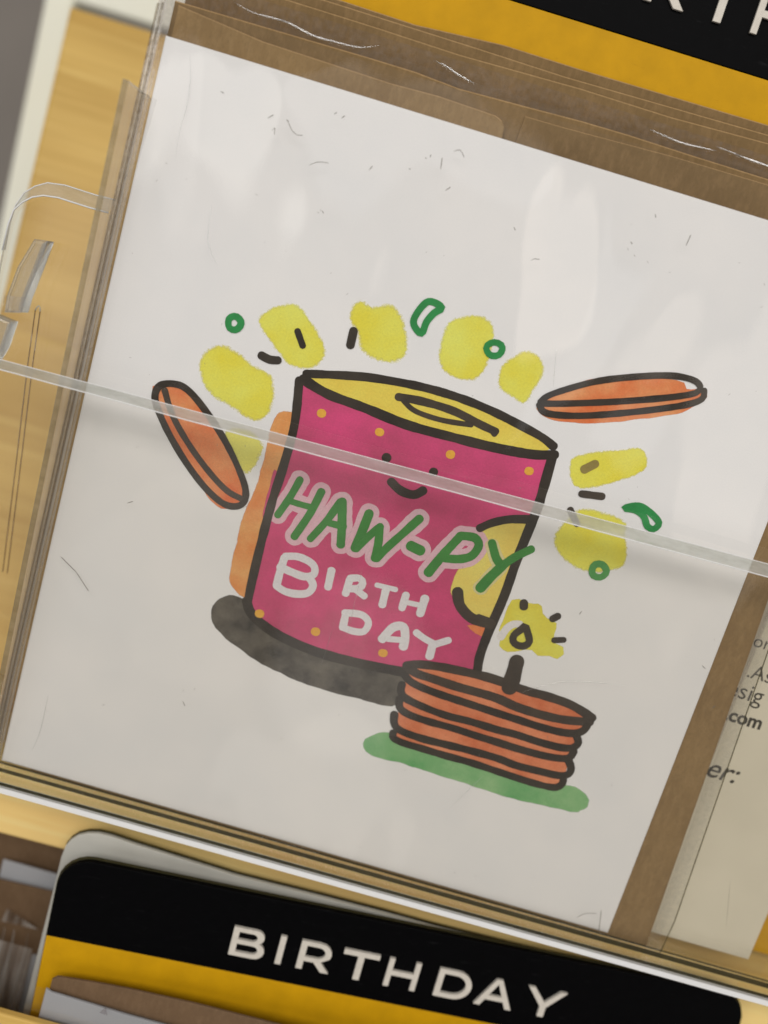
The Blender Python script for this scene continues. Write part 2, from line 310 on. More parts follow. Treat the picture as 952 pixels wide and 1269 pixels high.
# ---------------------------------------------------------------- the drawing on the card, mm on the card face
ART=[('pineapple_chunk', 'blob', 'yellow', [(-44.41, 16.91), (-44.41, 19.78), (-42.1, 21.98), (-39.2, 21.89), (-34.92, 20.2), (-31.54, 19.29), (-30.14, 15.85), (-30.42, 12.36), (-32.37, 10.56), (-37.07, 11.84), (-41.82, 13.34)], 0.5, 1), ('pineapple_chunk', 'blob', 'yellow2', [(-37.1, 7.08), (-32.98, 8.47), (-29.74, 6.78), (-29.93, 3.41), (-31.37, 0.6), (-33.69, 2.29)], 0.5, 1), ('pineapple_chunk', 'blob', 'yellow', [(-36.24, 28.8), (-34.88, 30.84), (-31.15, 32.86), (-29.1, 32.3), (-25.38, 29.19), (-23.26, 26.75), (-23.59, 24.51), (-25.45, 22.53), (-28.74, 22.27), (-31.62, 24.04), (-35.33, 27.19)], 0.4, 1), ('pineapple_chunk', 'blob', 'yellow', [(-20.76, 33.36), (-20.63, 36.19), (-19.44, 37.0), (-17.38, 36.45), (-14.41, 37.65), (-11.91, 36.43), (-9.88, 32.82), (-9.1, 30.22), (-10.7, 28.33), (-13.85, 27.63), (-16.94, 28.38), (-18.48, 31.22)], 0.5, 1), ('pineapple_chunk', 'blob', 'yellow', [(-3.62, 36.54), (-2.77, 38.43), (0.51, 40.09), (3.39, 40.01), (4.94, 38.13), (5.44, 33.58), (4.64, 30.02), (2.18, 28.67), (-0.78, 28.89), (-2.99, 30.61), (-3.7, 33.71)], 0.4, 1), ('pineapple_chunk', 'blob', 'yellow', [(9.67, 35.31), (11.61, 36.73), (14.04, 36.6), (15.55, 34.21), (15.02, 30.72), (13.83, 27.72), (12.0, 28.14), (9.3, 29.02), (8.21, 30.61), (8.34, 33.49)], 0.4, 1), ('pineapple_chunk', 'blob', 'yellow', [(25.37, 20.52), (26.26, 21.52), (33.04, 24.54), (36.94, 25.95), (38.83, 24.06), (38.58, 22.02), (35.72, 19.68), (32.1, 17.35), (28.68, 15.82), (26.59, 16.93)], 0.3, 1), ('pineapple_chunk', 'blob', 'yellow', [(27.85, 8.78), (30.0, 11.96), (34.19, 12.72), (38.86, 12.11), (39.44, 9.76), (41.02, 6.66), (40.86, 3.53), (36.12, 1.31), (32.09, 1.38), (28.42, 3.35), (27.19, 5.54)], 0.4, 1), ('candle_glow', 'blob', 'yellow3', [(23.27, -8.28), (24.52, -7.8), (26.61, -8.0), (28.33, -7.69), (29.0, -7.9), (29.81, -9.13), (30.87, -9.86), (32.81, -10.22), (33.21, -12.33), (33.7, -14.1), (35.62, -14.36), (36.17, -15.7), (35.23, -16.85), (33.55, -16.72), (31.51, -17.35), (30.08, -16.71), (28.72, -16.92), (27.02, -17.98), (25.72, -18.38), (23.89, -17.76), (23.64, -16.98), (23.94, -15.39), (24.49, -14.58), (25.84, -12.46), (24.09, -13.32), (23.35, -15.14), (22.89, -14.64), (23.0, -12.48)], 0.2, 1), ('candle_glow', 'stroke', 'paper', [(23.6, -15.92), (24.18, -13.93), (25.13, -12.78), (26.24, -12.44)], 1.41, 't'), ('sausage_slice', 'blob', 'orange', [(-51.95, 11.3), (-50.71, 12.15), (-48.0, 12.96), (-45.53, 12.72), (-41.47, 10.05), (-36.33, 5.19), (-31.34, -0.79), (-30.58, -4.6), (-34.15, -7.1), (-38.18, -4.87), (-42.22, -1.55), (-47.07, 3.22), (-50.51, 7.35)], 0.15, 1), ('sausage_slice', 'blob', 'orange', [(16.44, 28.32), (17.92, 30.44), (20.55, 32.66), (26.04, 36.33), (33.09, 38.19), (38.86, 39.52), (40.32, 39.48), (41.15, 38.54), (44.48, 39.29), (45.1, 38.28), (44.27, 36.6), (40.92, 33.83), (35.54, 31.26), (28.33, 28.29), (22.57, 26.67), (20.26, 26.32), (17.17, 26.85)], 0.15, 1), ('can', 'blob', 'orange2', [(-26.97, 13.98), (-28.49, 13.33), (-29.13, 10.3), (-28.84, 0.96), (-29.15, -2.47), (-29.85, -8.28), (-29.58, -16.98), (-29.17, -20.52), (-27.56, -21.88), (-25.6, -22.6), (-24.78, -20.24), (-25.07, -12.53), (-25.32, -3.34), (-25.04, 3.77), (-24.92, 10.72), (-26.14, 14.08)], 0.25, 1), ('can', 'blob', 'shadow', [(-30.69, -28.42), (-31.16, -26.96), (-30.74, -25.23), (-28.51, -23.07), (-24.87, -23.44), (-22.71, -25.66), (-17.57, -28.0), (-9.68, -29.0), (-1.58, -28.92), (7.78, -28.1), (8.94, -30.87), (8.32, -35.16), (5.78, -35.89), (0.31, -36.05), (-7.62, -36.25), (-17.2, -35.09), (-25.02, -32.6), (-29.47, -30.19)], 0.2, 1), ('can', 'blob', 'lid', [(-25.87, 20.91), (-17.92, 23.11), (-12.88, 24.16), (-4.87, 25.01), (2.29, 25.16), (8.8, 24.5), (15.0, 23.42), (19.17, 22.5), (21.14, 21.23), (18.32, 19.45), (11.59, 18.68), (3.55, 18.14), (-5.22, 18.0), (-12.2, 18.7), (-13.78, 18.84), (-20.62, 19.11)], 0.12, 1), ('can', 'blob', 'magenta', [(-26.16, 19.76), (-20.58, 18.97), (-13.7, 18.56), (-5.13, 17.72), (3.59, 18.0), (11.68, 18.39), (18.41, 19.16), (21.99, 19.61), (22.38, 11.37), (22.53, 8.53), (21.93, -0.23), (22.0, -12.82), (21.32, -21.87), (20.43, -24.2), (8.18, -28.33), (-1.34, -29.19), (-9.59, -29.32), (-17.48, -28.32), (-22.96, -25.91), (-24.77, -23.93), (-24.93, -20.28), (-25.36, -12.62), (-25.46, -3.38), (-25.23, 3.87), (-25.13, 12.06)], 0.12, 0), ('can', 'blob', 'magenta', [(-26.48, 2.86), (-25.81, 2.56), (-26.09, -5.61), (-26.27, -6.43)], 0.12, 1), ('can', 'blob', 'emblem', [(12.88, 2.99), (14.21, 4.01), (15.93, 4.86), (18.84, 6.08), (21.65, 7.1), (21.81, 4.61), (21.77, -2.95), (21.67, -7.84), (21.18, -14.51), (18.55, -13.9), (14.51, -11.78), (11.72, -10.18), (11.69, -7.05), (12.13, -4.15), (12.97, -0.46)], 0.2, 1), ('can', 'blob', 'orange', [(16.72, -15.62), (18.85, -14.86), (21.18, -14.51), (21.43, -16.03), (20.84, -16.85), (18.75, -16.67)], 0.12, 1), ('sausage_stack', 'blob', 'base_green', [(4.51, -44.87), (5.56, -42.74), (9.47, -40.92), (18.6, -41.68), (29.8, -41.81), (43.25, -41.85), (45.2, -41.45), (47.09, -41.25), (49.59, -42.07), (50.62, -43.09), (50.68, -44.55), (49.61, -45.77), (47.88, -46.5), (34.9, -47.22), (25.8, -46.89), (14.51, -46.59), (6.72, -46.71)], 0.15, 1), ('sausage_stack', 'blob', 'orange3', [(8.04, -27.02), (10.23, -26.35), (13.87, -25.73), (20.38, -25.12), (26.36, -25.05), (30.23, -24.85), (35.57, -24.99), (40.34, -25.56), (44.02, -26.48), (45.46, -27.84), (44.58, -30.97), (43.78, -34.35), (44.35, -38.92), (43.82, -41.74), (42.13, -42.54), (30.35, -42.51), (21.09, -42.91), (13.67, -42.59), (10.13, -41.33), (9.21, -38.22), (9.4, -34.79), (9.0, -31.06)], 0.12, 1), ('greeting_halo', 'stroke', 'halo', [(-21.41, 2.37), (-22.29, -1.25), (-23.63, -5.21)], 3.55, None), ('greeting_halo', 'stroke', 'halo', [(-16.98, 1.35), (-17.92, -3.32), (-19.53, -8.31)], 3.65, None), ('greeting_halo', 'stroke', 'halo', [(-22.08, -2.03), (-19.92, -2.06), (-17.8, -1.99)], 3.33, None), ('greeting_halo', 'stroke', 'halo', [(-13.06, 0.52), (-14.52, -3.65), (-16.51, -7.84)], 3.57, None), ('greeting_halo', 'stroke', 'halo', [(-12.71, 0.69), (-11.6, -3.45), (-10.74, -7.29)], 3.81, None), ('greeting_halo', 'stroke', 'halo', [(-13.78, -3.94), (-11.16, -3.82)], 3.42, None), ('greeting_halo', 'stroke', 'halo', [(-7.28, -0.04), (-7.58, -3.59), (-7.98, -7.14)], 3.89, None), ('greeting_halo', 'stroke', 'halo', [(-7.69, -7.23), (-6.08, -4.17), (-4.6, -1.84)], 3.58, None), ('greeting_halo', 'stroke', 'halo', [(-4.65, -2.03), (-4.04, -4.92), (-3.82, -7.95)], 3.74, None), ('greeting_halo', 'stroke', 'halo', [(-3.51, -7.85), (-2.12, -5.19), (-0.64, -2.7), (2.01, 1.74)], 3.73, None), ('greeting_halo', 'stroke', 'halo', [(1.99, -3.72), (3.93, -4.06)], 4.05, None), ('greeting_halo', 'stroke', 'halo', [(10.28, 0.71), (8.28, -3.6), (6.64, -7.72)], 3.9, None), ('greeting_halo', 'stroke', 'halo', [(10.39, 0.88), (12.93, 1.24), (14.13, 0.07), (13.51, -2.18), (11.58, -3.46), (8.95, -4.15)], 3.74, None), ('greeting_halo', 'stroke', 'halo_y', [(16.5, 0.78), (18.12, -1.47), (19.43, -2.45)], 2.62, None), ('greeting_halo', 'stroke', 'halo_y', [(19.41, -2.69), (18.11, -5.1), (16.93, -7.72)], 2.79, None), ('greeting_lettering', 'stroke', 'white', [(-20.27, -12.94), (-20.35, -15.75), (-20.27, -18.52)], 1.49, None), ('greeting_lettering', 'stroke', 'white', [(-20.11, -12.55), (-17.54, -11.94), (-14.68, -12.63), (-14.03, -14.35), (-15.6, -15.35), (-18.32, -15.2), (-20.58, -14.88)], 1.41, None), ('greeting_lettering', 'stroke', 'white', [(-14.78, -15.27), (-13.6, -16.49), (-14.13, -18.23), (-16.24, -19.12), (-18.57, -19.23), (-20.23, -18.68)], 1.5, None), ('greeting_lettering', 'stroke', 'white', [(-11.03, -12.74), (-10.79, -15.98)], 1.49, None), ('greeting_lettering', 'stroke', 'white', [(-7.23, -13.5), (-7.22, -16.23)], 1.41, None), ('greeting_lettering', 'stroke', 'white', [(-7.17, -13.13), (-5.47, -12.61), (-4.67, -13.42), (-5.09, -14.52), (-6.6, -15.12)], 1.41, None), ('greeting_lettering', 'stroke', 'white', [(-5.82, -14.89), (-3.66, -15.74)], 1.26, None), ('greeting_lettering', 'stroke', 'white', [(-1.95, -12.94), (1.62, -12.76)], 1.02, None), ('greeting_lettering', 'stroke', 'white', [(-0.11, -13.15), (0.09, -16.35)], 1.49, None), ('greeting_lettering', 'stroke', 'white', [(3.85, -13.28), (3.87, -15.81)], 1.49, None), ('greeting_lettering', 'stroke', 'white', [(7.5, -12.87), (7.5, -15.86)], 1.65, None), ('greeting_lettering', 'stroke', 'white', [(4.09, -14.61), (7.54, -14.33)], 1.02, None), ('greeting_lettering', 'stroke', 'white', [(-6.07, -20.35), (-5.88, -22.96)], 1.43, None), ('greeting_lettering', 'stroke', 'white', [(-6.32, -20.0), (-3.18, -19.46), (-1.45, -20.53), (-1.79, -22.51), (-3.66, -23.08), (-5.83, -22.94)], 1.35, None), ('greeting_lettering', 'stroke', 'white', [(2.01, -22.95), (3.36, -20.12), (5.2, -19.45), (6.14, -21.41), (6.33, -23.24)], 1.66, None), ('greeting_lettering', 'stroke', 'white', [(3.08, -22.62), (5.96, -22.01)], 1.19, None), ('greeting_lettering', 'stroke', 'white', [(7.91, -19.82), (9.75, -20.5), (11.94, -21.01)], 1.35, None), ('greeting_lettering', 'stroke', 'white', [(14.2, -19.5), (12.1, -20.96)], 1.35, None), ('greeting_lettering', 'stroke', 'white', [(11.59, -21.19), (11.71, -23.6)], 1.6, None), ('can_outline', 'stroke', 'black', [(-26.38, 20.0), (-25.09, 11.92), (-25.04, 3.77), (-25.32, -3.34), (-25.22, -12.58), (-24.93, -20.28), (-24.67, -23.73)], 1.68, None), ('can_outline', 'stroke', 'black', [(-24.94, -23.31), (-23.01, -25.76), (-17.57, -28.0), (-9.63, -29.16), (-1.38, -29.03), (8.13, -28.17)], 1.92, None), ('can_outline', 'stroke', 'black', [(21.99, 19.61), (22.38, 11.37), (22.32, 8.47), (21.83, 0.06), (21.7, -7.89), (21.07, -15.47), (20.92, -20.62), (21.32, -23.41)], 1.79, None), ('can_outline', 'stroke', 'black', [(-25.46, 21.64), (-18.03, 23.46), (-12.96, 24.44), (-4.95, 25.29), (2.23, 25.37), (8.71, 24.78), (14.91, 23.7), (19.08, 22.78), (21.56, 21.82)], 1.54, None), ('can_outline', 'stroke', 'black', [(-25.75, 20.49), (-20.64, 19.18), (-13.74, 18.7), (-5.19, 17.93), (3.55, 18.14), (11.63, 18.54), (18.36, 19.3), (22.2, 20.38)], 1.78, None), ('can_pull_tab', 'stroke', 'black2', [(-8.2, 22.37), (-3.75, 22.83), (2.08, 22.78), (7.73, 21.79), (10.53, 21.41)], 1.47, None), ('can_pull_tab', 'stroke', 'black2', [(-7.12, 21.97), (-4.58, 20.79), (0.34, 20.56), (5.95, 21.26)], 0.96, None), ('can_pull_tab', 'stroke', 'black2', [(9.79, 21.44), (10.55, 20.88)], 1.04, None), ('emblem_outline', 'stroke', 'black', [(13.37, 3.31), (15.24, 4.93), (18.06, 6.46), (21.37, 7.46)], 1.59, None), ('emblem_outline', 'stroke', 'black2', [(13.04, -9.78), (14.3, -12.2), (17.21, -13.95), (20.88, -14.0)], 2.04, None), ('emblem_outline', 'stroke', 'black2', [(18.34, -13.25), (20.78, -13.46)], 1.1, None), ('smiling_face', 'stroke', 'black', [(-7.2, 11.03), (-7.08, 11.0)], 1.72, None), ('smiling_face', 'stroke', 'black', [(1.88, 10.97), (1.99, 10.94)], 1.58, None), ('smiling_face', 'stroke', 'black', [(-4.99, 6.91), (-2.85, 5.85), (-0.37, 5.79), (1.08, 7.03)], 1.67, None), ('can_dot', 'stroke', 'gold', [(-20.97, 15.47), (-20.79, 15.49)], 1.56, None), ('can_dot', 'stroke', 'gold', [(-9.8, 15.19), (-9.62, 15.21)], 1.56, None), ('can_dot', 'stroke', 'gold', [(3.87, 14.96), (4.05, 14.98)], 1.57, None), ('can_dot', 'stroke', 'gold', [(18.63, 16.17), (18.81, 16.19)], 1.57, None), ('can_dot', 'stroke', 'gold', [(-22.04, -24.97), (-21.85, -24.95)], 1.67, None), ('can_dot', 'stroke', 'gold', [(-10.76, -25.31), (-10.58, -25.29)], 1.67, None), ('can_dot', 'stroke', 'gold', [(2.85, -25.65), (3.04, -25.63)], 1.68, None), ('greeting_lettering', 'stroke', 'green', [(-21.41, 2.37), (-22.29, -1.25), (-23.63, -5.21)], 1.42, None), ('greeting_lettering', 'stroke', 'green', [(-16.98, 1.35), (-17.92, -3.32), (-19.53, -8.31)], 1.5, None), ('greeting_lettering', 'stroke', 'green', [(-22.08, -2.03), (-19.92, -2.06), (-17.8, -1.99)], 1.19, None), ('greeting_lettering', 'stroke', 'green', [(-13.06, 0.52), (-14.52, -3.65), (-16.51, -7.84)], 1.43, None), ('greeting_lettering', 'stroke', 'green', [(-12.71, 0.69), (-11.6, -3.45), (-10.74, -7.29)], 1.66, None), ('greeting_lettering', 'stroke', 'green', [(-13.78, -3.94), (-11.16, -3.82)], 1.27, None), ('greeting_lettering', 'stroke', 'green', [(-7.28, -0.04), (-7.58, -3.59), (-7.98, -7.14)], 1.74, None), ('greeting_lettering', 'stroke', 'green', [(-7.69, -7.23), (-6.08, -4.17), (-4.6, -1.84)], 1.43, None), ('greeting_lettering', 'stroke', 'green', [(-4.65, -2.03), (-4.04, -4.92), (-3.82, -7.95)], 1.59, None), ('greeting_lettering', 'stroke', 'green', [(-3.51, -7.85), (-2.12, -5.19), (-0.64, -2.7), (2.01, 1.74)], 1.58, None), ('greeting_lettering', 'stroke', 'green', [(1.99, -3.72), (3.93, -4.06)], 1.9, None), ('greeting_lettering', 'stroke', 'green', [(10.28, 0.71), (8.28, -3.6), (6.64, -7.72)], 1.74, None), ('greeting_lettering', 'stroke', 'green', [(10.39, 0.88), (12.93, 1.24), (14.13, 0.07), (13.51, -2.18), (11.58, -3.46), (8.95, -4.15)], 1.59, None), ('greeting_lettering', 'stroke', 'green', [(16.37, 1.19), (18.12, -1.47), (19.68, -2.48)], 1.59, None), ('greeting_lettering', 'stroke', 'green', [(19.59, -2.4), (21.09, -0.33), (23.7, 2.18)], 1.51, None), ('greeting_lettering', 'stroke', 'green', [(19.41, -2.69), (18.11, -5.1), (16.93, -7.72)], 1.91, None), ('sausage_stack_outline', 'stroke', 'black2', [(8.08, -26.76), (10.07, -25.84), (13.69, -25.15), (17.87, -24.75), (22.57, -24.44), (26.17, -24.47), (31.91, -24.84), (35.49, -24.76), (40.14, -24.98), (43.27, -25.68), (45.46, -26.42)], 1.76, None), ('sausage_stack_outline', 'stroke', 'black2', [(8.14, -26.99), (10.39, -27.69), (14.03, -27.84), (18.89, -28.0), (26.08, -27.95), (30.71, -28.55), (35.59, -28.71), (40.32, -28.4), (45.3, -27.37)], 1.77, None), ('sausage_stack_outline', 'stroke', 'black', [(8.01, -28.55), (9.79, -29.66), (12.85, -30.25), (17.27, -30.55), (22.14, -30.71), (27.75, -30.91), (31.51, -31.01), (36.41, -31.17), (40.71, -31.0), (43.43, -30.42), (44.76, -29.35), (45.1, -28.21)], 1.53, None), ('sausage_stack_outline', 'stroke', 'black', [(8.31, -30.76), (8.44, -32.0), (9.63, -33.17), (13.48, -33.91), (18.43, -34.32), (23.21, -34.13), (28.81, -34.21), (32.51, -34.08), (37.42, -34.24), (41.74, -34.07), (43.94, -33.39), (44.61, -32.13), (44.03, -31.14)], 1.53, None), ('sausage_stack_outline', 'stroke', 'black', [(8.71, -33.71), (9.2, -35.37), (11.29, -36.27), (15.48, -36.53), (20.31, -36.46), (25.21, -36.63), (29.61, -36.7), (33.39, -36.81), (38.24, -36.74), (42.02, -36.35), (43.96, -35.61), (44.34, -34.18)], 1.54, None), ('sausage_stack_outline', 'stroke', 'black', [(8.63, -37.1), (9.2, -39.0), (10.96, -40.02), (15.42, -40.33), (20.23, -40.15), (25.05, -39.96), (30.65, -39.93), (34.52, -40.27), (39.35, -40.09), (43.18, -39.82), (44.87, -39.02), (45.02, -37.65), (44.1, -36.36)], 1.55, None), ('sausage_stack_outline', 'stroke', 'black', [(9.51, -40.87), (9.64, -41.74), (11.64, -42.3), (16.04, -42.37), (20.94, -42.43), (25.8, -42.36), (32.84, -42.65), (37.8, -42.83), (41.46, -42.75), (43.54, -42.37), (44.41, -41.29), (44.39, -40.5)], 1.49, None), ('candle', 'stroke', 'black2', [(28.03, -19.82), (28.24, -22.68), (28.32, -25.16)], 3.04, None), ('candle', 'loop', 'black2', [(27.26, -12.45), (26.89, -13.2), (25.88, -14.79), (26.08, -16.01), (27.16, -16.54), (28.49, -16.23), (29.04, -15.1), (28.1, -13.47), (27.5, -12.59)], 1.42, None), ('candle', 'stroke', 'black2', [(25.66, -8.18), (25.88, -8.85)], 1.56, None), ('candle', 'stroke', 'black2', [(31.88, -9.55), (32.58, -8.81)], 1.41, None), ('candle', 'stroke', 'black2', [(33.51, -13.52), (35.15, -12.95)], 1.18, None), ('sausage_slice_outline', 'loop', 'black', [(-50.65, 11.93), (-48.48, 12.91), (-45.76, 12.66), (-41.69, 9.98), (-36.31, 5.1), (-31.63, -0.63), (-30.31, -3.76), (-31.14, -5.69), (-33.91, -6.11), (-37.96, -4.19), (-42.61, -0.57), (-47.15, 3.93), (-50.26, 7.92), (-51.17, 10.08)], 1.25, None), ('sausage_slice_outline', 'stroke', 'black2', [(-49.62, 11.27), (-47.06, 7.16), (-42.8, 2.76), (-37.89, -1.15), (-33.99, -3.5), (-31.19, -4.18)], 1.14, None), ('sausage_slice_outline', 'stroke', 'black', [(16.74, 28.89), (18.28, 30.79), (24.61, 34.91), (30.85, 37.71), (37.28, 39.9), (41.44, 40.38), (43.25, 39.64), (42.9, 38.34), (38.61, 36.21), (30.12, 32.92), (21.46, 29.96), (17.06, 28.65)], 1.15, None), ('sausage_slice_outline', 'stroke', 'black', [(16.71, 28.25), (18.5, 27.24), (24.37, 28.51), (32.95, 31.74), (41.29, 35.48), (44.3, 37.57), (44.21, 39.11)], 1.17, None), ('seed_mark', 'stroke', 'black', [(-29.01, 28.49), (-27.45, 26.31)], 1.16, None), ('seed_mark', 'stroke', 'black', [(-34.17, 22.47), (-32.56, 22.19), (-31.1, 22.48)], 1.46, None), ('seed_mark', 'stroke', 'black', [(-19.33, 31.35), (-19.2, 28.89)], 1.59, None), ('seed_mark', 'stroke', 'black2', [(29.38, 14.93), (32.98, 15.52)], 1.43, None), ('seed_mark', 'stroke', 'black2', [(28.29, 11.44), (30.31, 9.28)], 1.21, None), ('seed_mark', 'stroke', 'brown', [(28.34, 19.44), (29.81, 20.87)], 1.63, None), ('onion_ring', 'loop', 'green2', [(-39.19, 27.01), (-39.23, 26.43), (-39.5, 25.9), (-39.9, 25.55), (-40.44, 25.43), (-40.98, 25.58), (-41.3, 25.98), (-41.48, 26.52), (-41.49, 27.06), (-41.21, 27.53), (-40.71, 27.83), (-40.19, 27.86), (-39.69, 27.63), (-39.27, 27.22)], 1.23, None), ('onion_ring', 'loop', 'green2', [(7.24, 35.9), (7.2, 35.32), (6.98, 34.8), (6.47, 34.42), (5.79, 34.26), (5.21, 34.39), (4.73, 34.75), (4.4, 35.24), (4.46, 35.81), (4.9, 36.33), (5.47, 36.65), (6.14, 36.72), (6.81, 36.54), (7.19, 36.12)], 1.15, None), ('onion_ring', 'loop', 'green3', [(38.47, 2.37), (38.52, 1.76), (38.21, 1.17), (37.74, 0.77), (37.14, 0.64), (36.46, 0.76), (36.01, 1.18), (35.84, 1.77), (35.84, 2.37), (36.1, 2.88), (36.65, 3.21), (37.27, 3.26), (37.82, 3.02), (38.33, 2.58)], 1.31, None), ('onion_curl', 'loop', 'green2', [(-5.35, 39.85), (-7.95, 40.15), (-9.36, 37.42), (-9.28, 35.58), (-7.51, 34.46), (-7.22, 36.65), (-6.37, 38.53)], 1.25, None), ('onion_curl', 'loop', 'green2', [(37.73, 14.64), (40.04, 15.79), (42.47, 15.22), (44.68, 13.87), (44.19, 12.46), (42.91, 12.58), (41.59, 14.2), (39.63, 14.86)], 1.3, None)]
DUST=[[(-57.21, -26.43, 1.2), (-54.17, -29.33, 1.2)], [(-60.69, -24.34, 1.2), (-57.21, -26.43, 1.2)], [(-40.01, 62.27, 1.2), (-39.54, 62.13, 1.2)], [(-39.67, 62.09, 1.2), (-38.62, 60.9, 1.2), (-37.48, 60.41, 1.2), (-36.67, 60.64, 1.2)], [(-41.97, 59.93, 1.2), (-41.54, 60.47, 1.2), (-41.4, 59.42, 1.2)], [(-43.15, 61.64, 1.2), (-42.35, 62.41, 1.2)], [(-34.3, 56.24, 1.2), (-33.1, 57.14, 1.2), (-31.18, 57.56, 1.2)], [(-24.14, 58.35, 1.2), (-23.79, 59.15, 1.2)], [(-17.65, 60.51, 1.2), (-17.34, 60.46, 1.2)], [(-12.4, 61.89, 1.2), (-12.67, 63.74, 1.2)], [(-11.12, 65.28, 1.2), (-10.13, 65.84, 1.2), (-9.12, 64.9, 1.2)], [(-10.58, 58.82, 1.2), (-9.93, 59.56, 1.2)], [(-32.38, 65.41, 1.2), (-32.05, 65.77, 1.2)], [(-31.01, 65.13, 1.2), (-30.58, 65.66, 1.2)], [(7.08, 51.85, 1.2), (7.67, 52.31, 1.2), (8.52, 52.41, 1.2)], [(31.91, 61.66, 1.2), (32.1, 63.55, 1.2)], [(25.07, 65.13, 1.2), (25.38, 64.67, 1.2)], [(59.92, -64.08, 1.2), (61.0, -68.71, 1.2)], [(55.83, -67.1, 1.2), (57.08, -65.75, 1.2), (59.23, -65.06, 1.2)], [(-51.98, 63.56, 1.2), (-51.39, 63.46, 1.2)], [(-30.12, 49.64, 1.2), (-29.74, 49.33, 1.2)], [(-50.93, -10.65, 1.2), (-49.98, -10.04, 1.2)], [(-31.59, -45.69, 1.2), (-30.89, -46.52, 1.2)], [(36.06, -5.94, 1.2), (35.83, -6.67, 1.2)], [(-15.47, 62.93, 1.2), (-15.21, 63.0, 1.2)], [(-14.71, 63.28, 1.2), (-14.69, 63.7, 1.2)], [(65.78, -17.09, 1.2), (66.19, -16.44, 1.2)], [(61.04, -9.5, 1.2), (61.84, -9.93, 1.2)], [(2.52, 56.33, 1.2), (2.96, 55.89, 1.2)], [(22.6, 59.65, 1.2), (23.0, 59.34, 1.2)]]

LAYER = [0.012]
def ribbon(pts, wd, closed, soft=.09):
    LAYER[0] += .0015
    z = LAYER[0]; r = wd/2; P = catmull(pts, closed, .45); n = len(P); vs = []; at = []; fs = []; rows = []
    ph = random.random()*50
    if not closed:
        d0 = (P[0]-P[1]).normalized() if (P[0]-P[1]).length > 1e-9 else Vector((1, 0)); d1 = (P[-1]-P[-2]).normalized()
        for k in (1.0, .92, .75, .5, .25): rows.append((P[0]+d0*r*k, -d0, math.sqrt(max(0, 1-k*k))))
    for i in range(n):
        t = (P[(i+1) % n]-P[i-1]) if closed else (P[min(i+1, n-1)]-P[max(i-1, 0)])
        rows.append((P[i], t.normalized(), 1))
    if not closed:
        for k in (.25, .5, .75, .92, 1.0): rows.append((P[-1]+d1*r*k, d1, math.sqrt(max(0, 1-k*k))))
    m = len(rows)
    for i, (p, t, f) in enumerate(rows):
        nn = Vector((-t.y, t.x))
        wb = 1+.11*mnoise.noise(Vector((p.x*.35, p.y*.35, ph)))+.05*mnoise.noise(Vector((p.x*1.3, p.y*1.3, ph)))
        ro = r*f*wb+soft*.6; ri = max(r*f*wb-soft*.6, 0.0); end = f == 0
        zz = z+.001*i/m
        for q, a in ((-ro, 0), (-ri, 0 if end else 1), (ri, 0 if end else 1), (ro, 0)):
            vs.append((p.x+nn.x*q, p.y+nn.y*q, zz)); at.append(float(a))
    for i in range(m if closed else m-1):
        j = (i+1) % m
        for k in range(3): fs.append((4*i+k, 4*i+k+1, 4*j+k+1, 4*j+k))
    return vs, fs, at
def wash(pts, soft, smooth):
    LAYER[0] += .0015
    z = LAYER[0]
    P = catmull(pts, True, .8) if smooth else catmull([p for a, b in zip(pts, pts[1:]+pts[:1]) for p in (a, (a[0]*.5+b[0]*.5, a[1]*.5+b[1]*.5))], True, .8)
    n = len(P); ar = sum(P[i].x*P[(i+1) % n].y-P[(i+1) % n].x*P[i].y for i in range(n))
    if ar < 0: P = P[::-1]
    vs = []; at = []; fs = []; ph = random.random()*50
    for kind in (0, 1):
        for i in range(n):
            t = (P[(i+1) % n]-P[i-1]).normalized(); nn = Vector((t.y, -t.x))
            wob = .22*mnoise.noise(Vector((P[i].x*.5, P[i].y*.5, ph)))
            q = P[i]+nn*((soft if kind == 0 else -soft)+wob*(1 if smooth else .3))
            vs.append((q.x, q.y, z)); at.append(float(kind))
    for i in range(n): j = (i+1) % n; fs.append((i, j, n+j, n+i))
    for tri in geometry.tessellate_polygon([[Vector(v) for v in vs[n:]]]): fs.append(tuple(n+i for i in tri))
    return vs, fs, at
card = thing('greeting_card', 'white greeting card painted with a smiling pink can reading HAW-PY BIRTH DAY', 'card', (0, -70, 0))
W2 = 63.85
def card_z(x, y): return 0.0
plate('front_leaf', rect(-W2, W2, -70, 70), 0, .34, M['card'], card, bevel=.28)
plate('back_leaf', rect(-W2+.15, W2-.1, -70, 69.7), -.44, .32, M['card'], card, bevel=.1)
NAMES = {'can/magenta': 'can_label', 'can/lid': 'can_lid', 'can/shadow': 'cast_shadow_wash', 'can/orange2': 'can_side_wash', 'can/emblem': 'fruit_emblem', 'can/orange': 'emblem_shade',
         'sausage_stack/base_green': 'green_base', 'sausage_stack/orange3': 'sausage_stack'}
UNDER = {'can_lid': 'can_label', 'can_outline': 'can_label', 'can_pull_tab': 'can_label', 'emblem_outline': 'can_label', 'fruit_emblem': 'can_label', 'emblem_shade': 'can_label', 'smiling_face': 'can_label', 'can_dot': 'can_label',
         'greeting_halo': 'can_label', 'greeting_lettering': 'can_label', 'sausage_stack_outline': 'sausage_stack', 'candle': 'sausage_stack'}
groups = {}
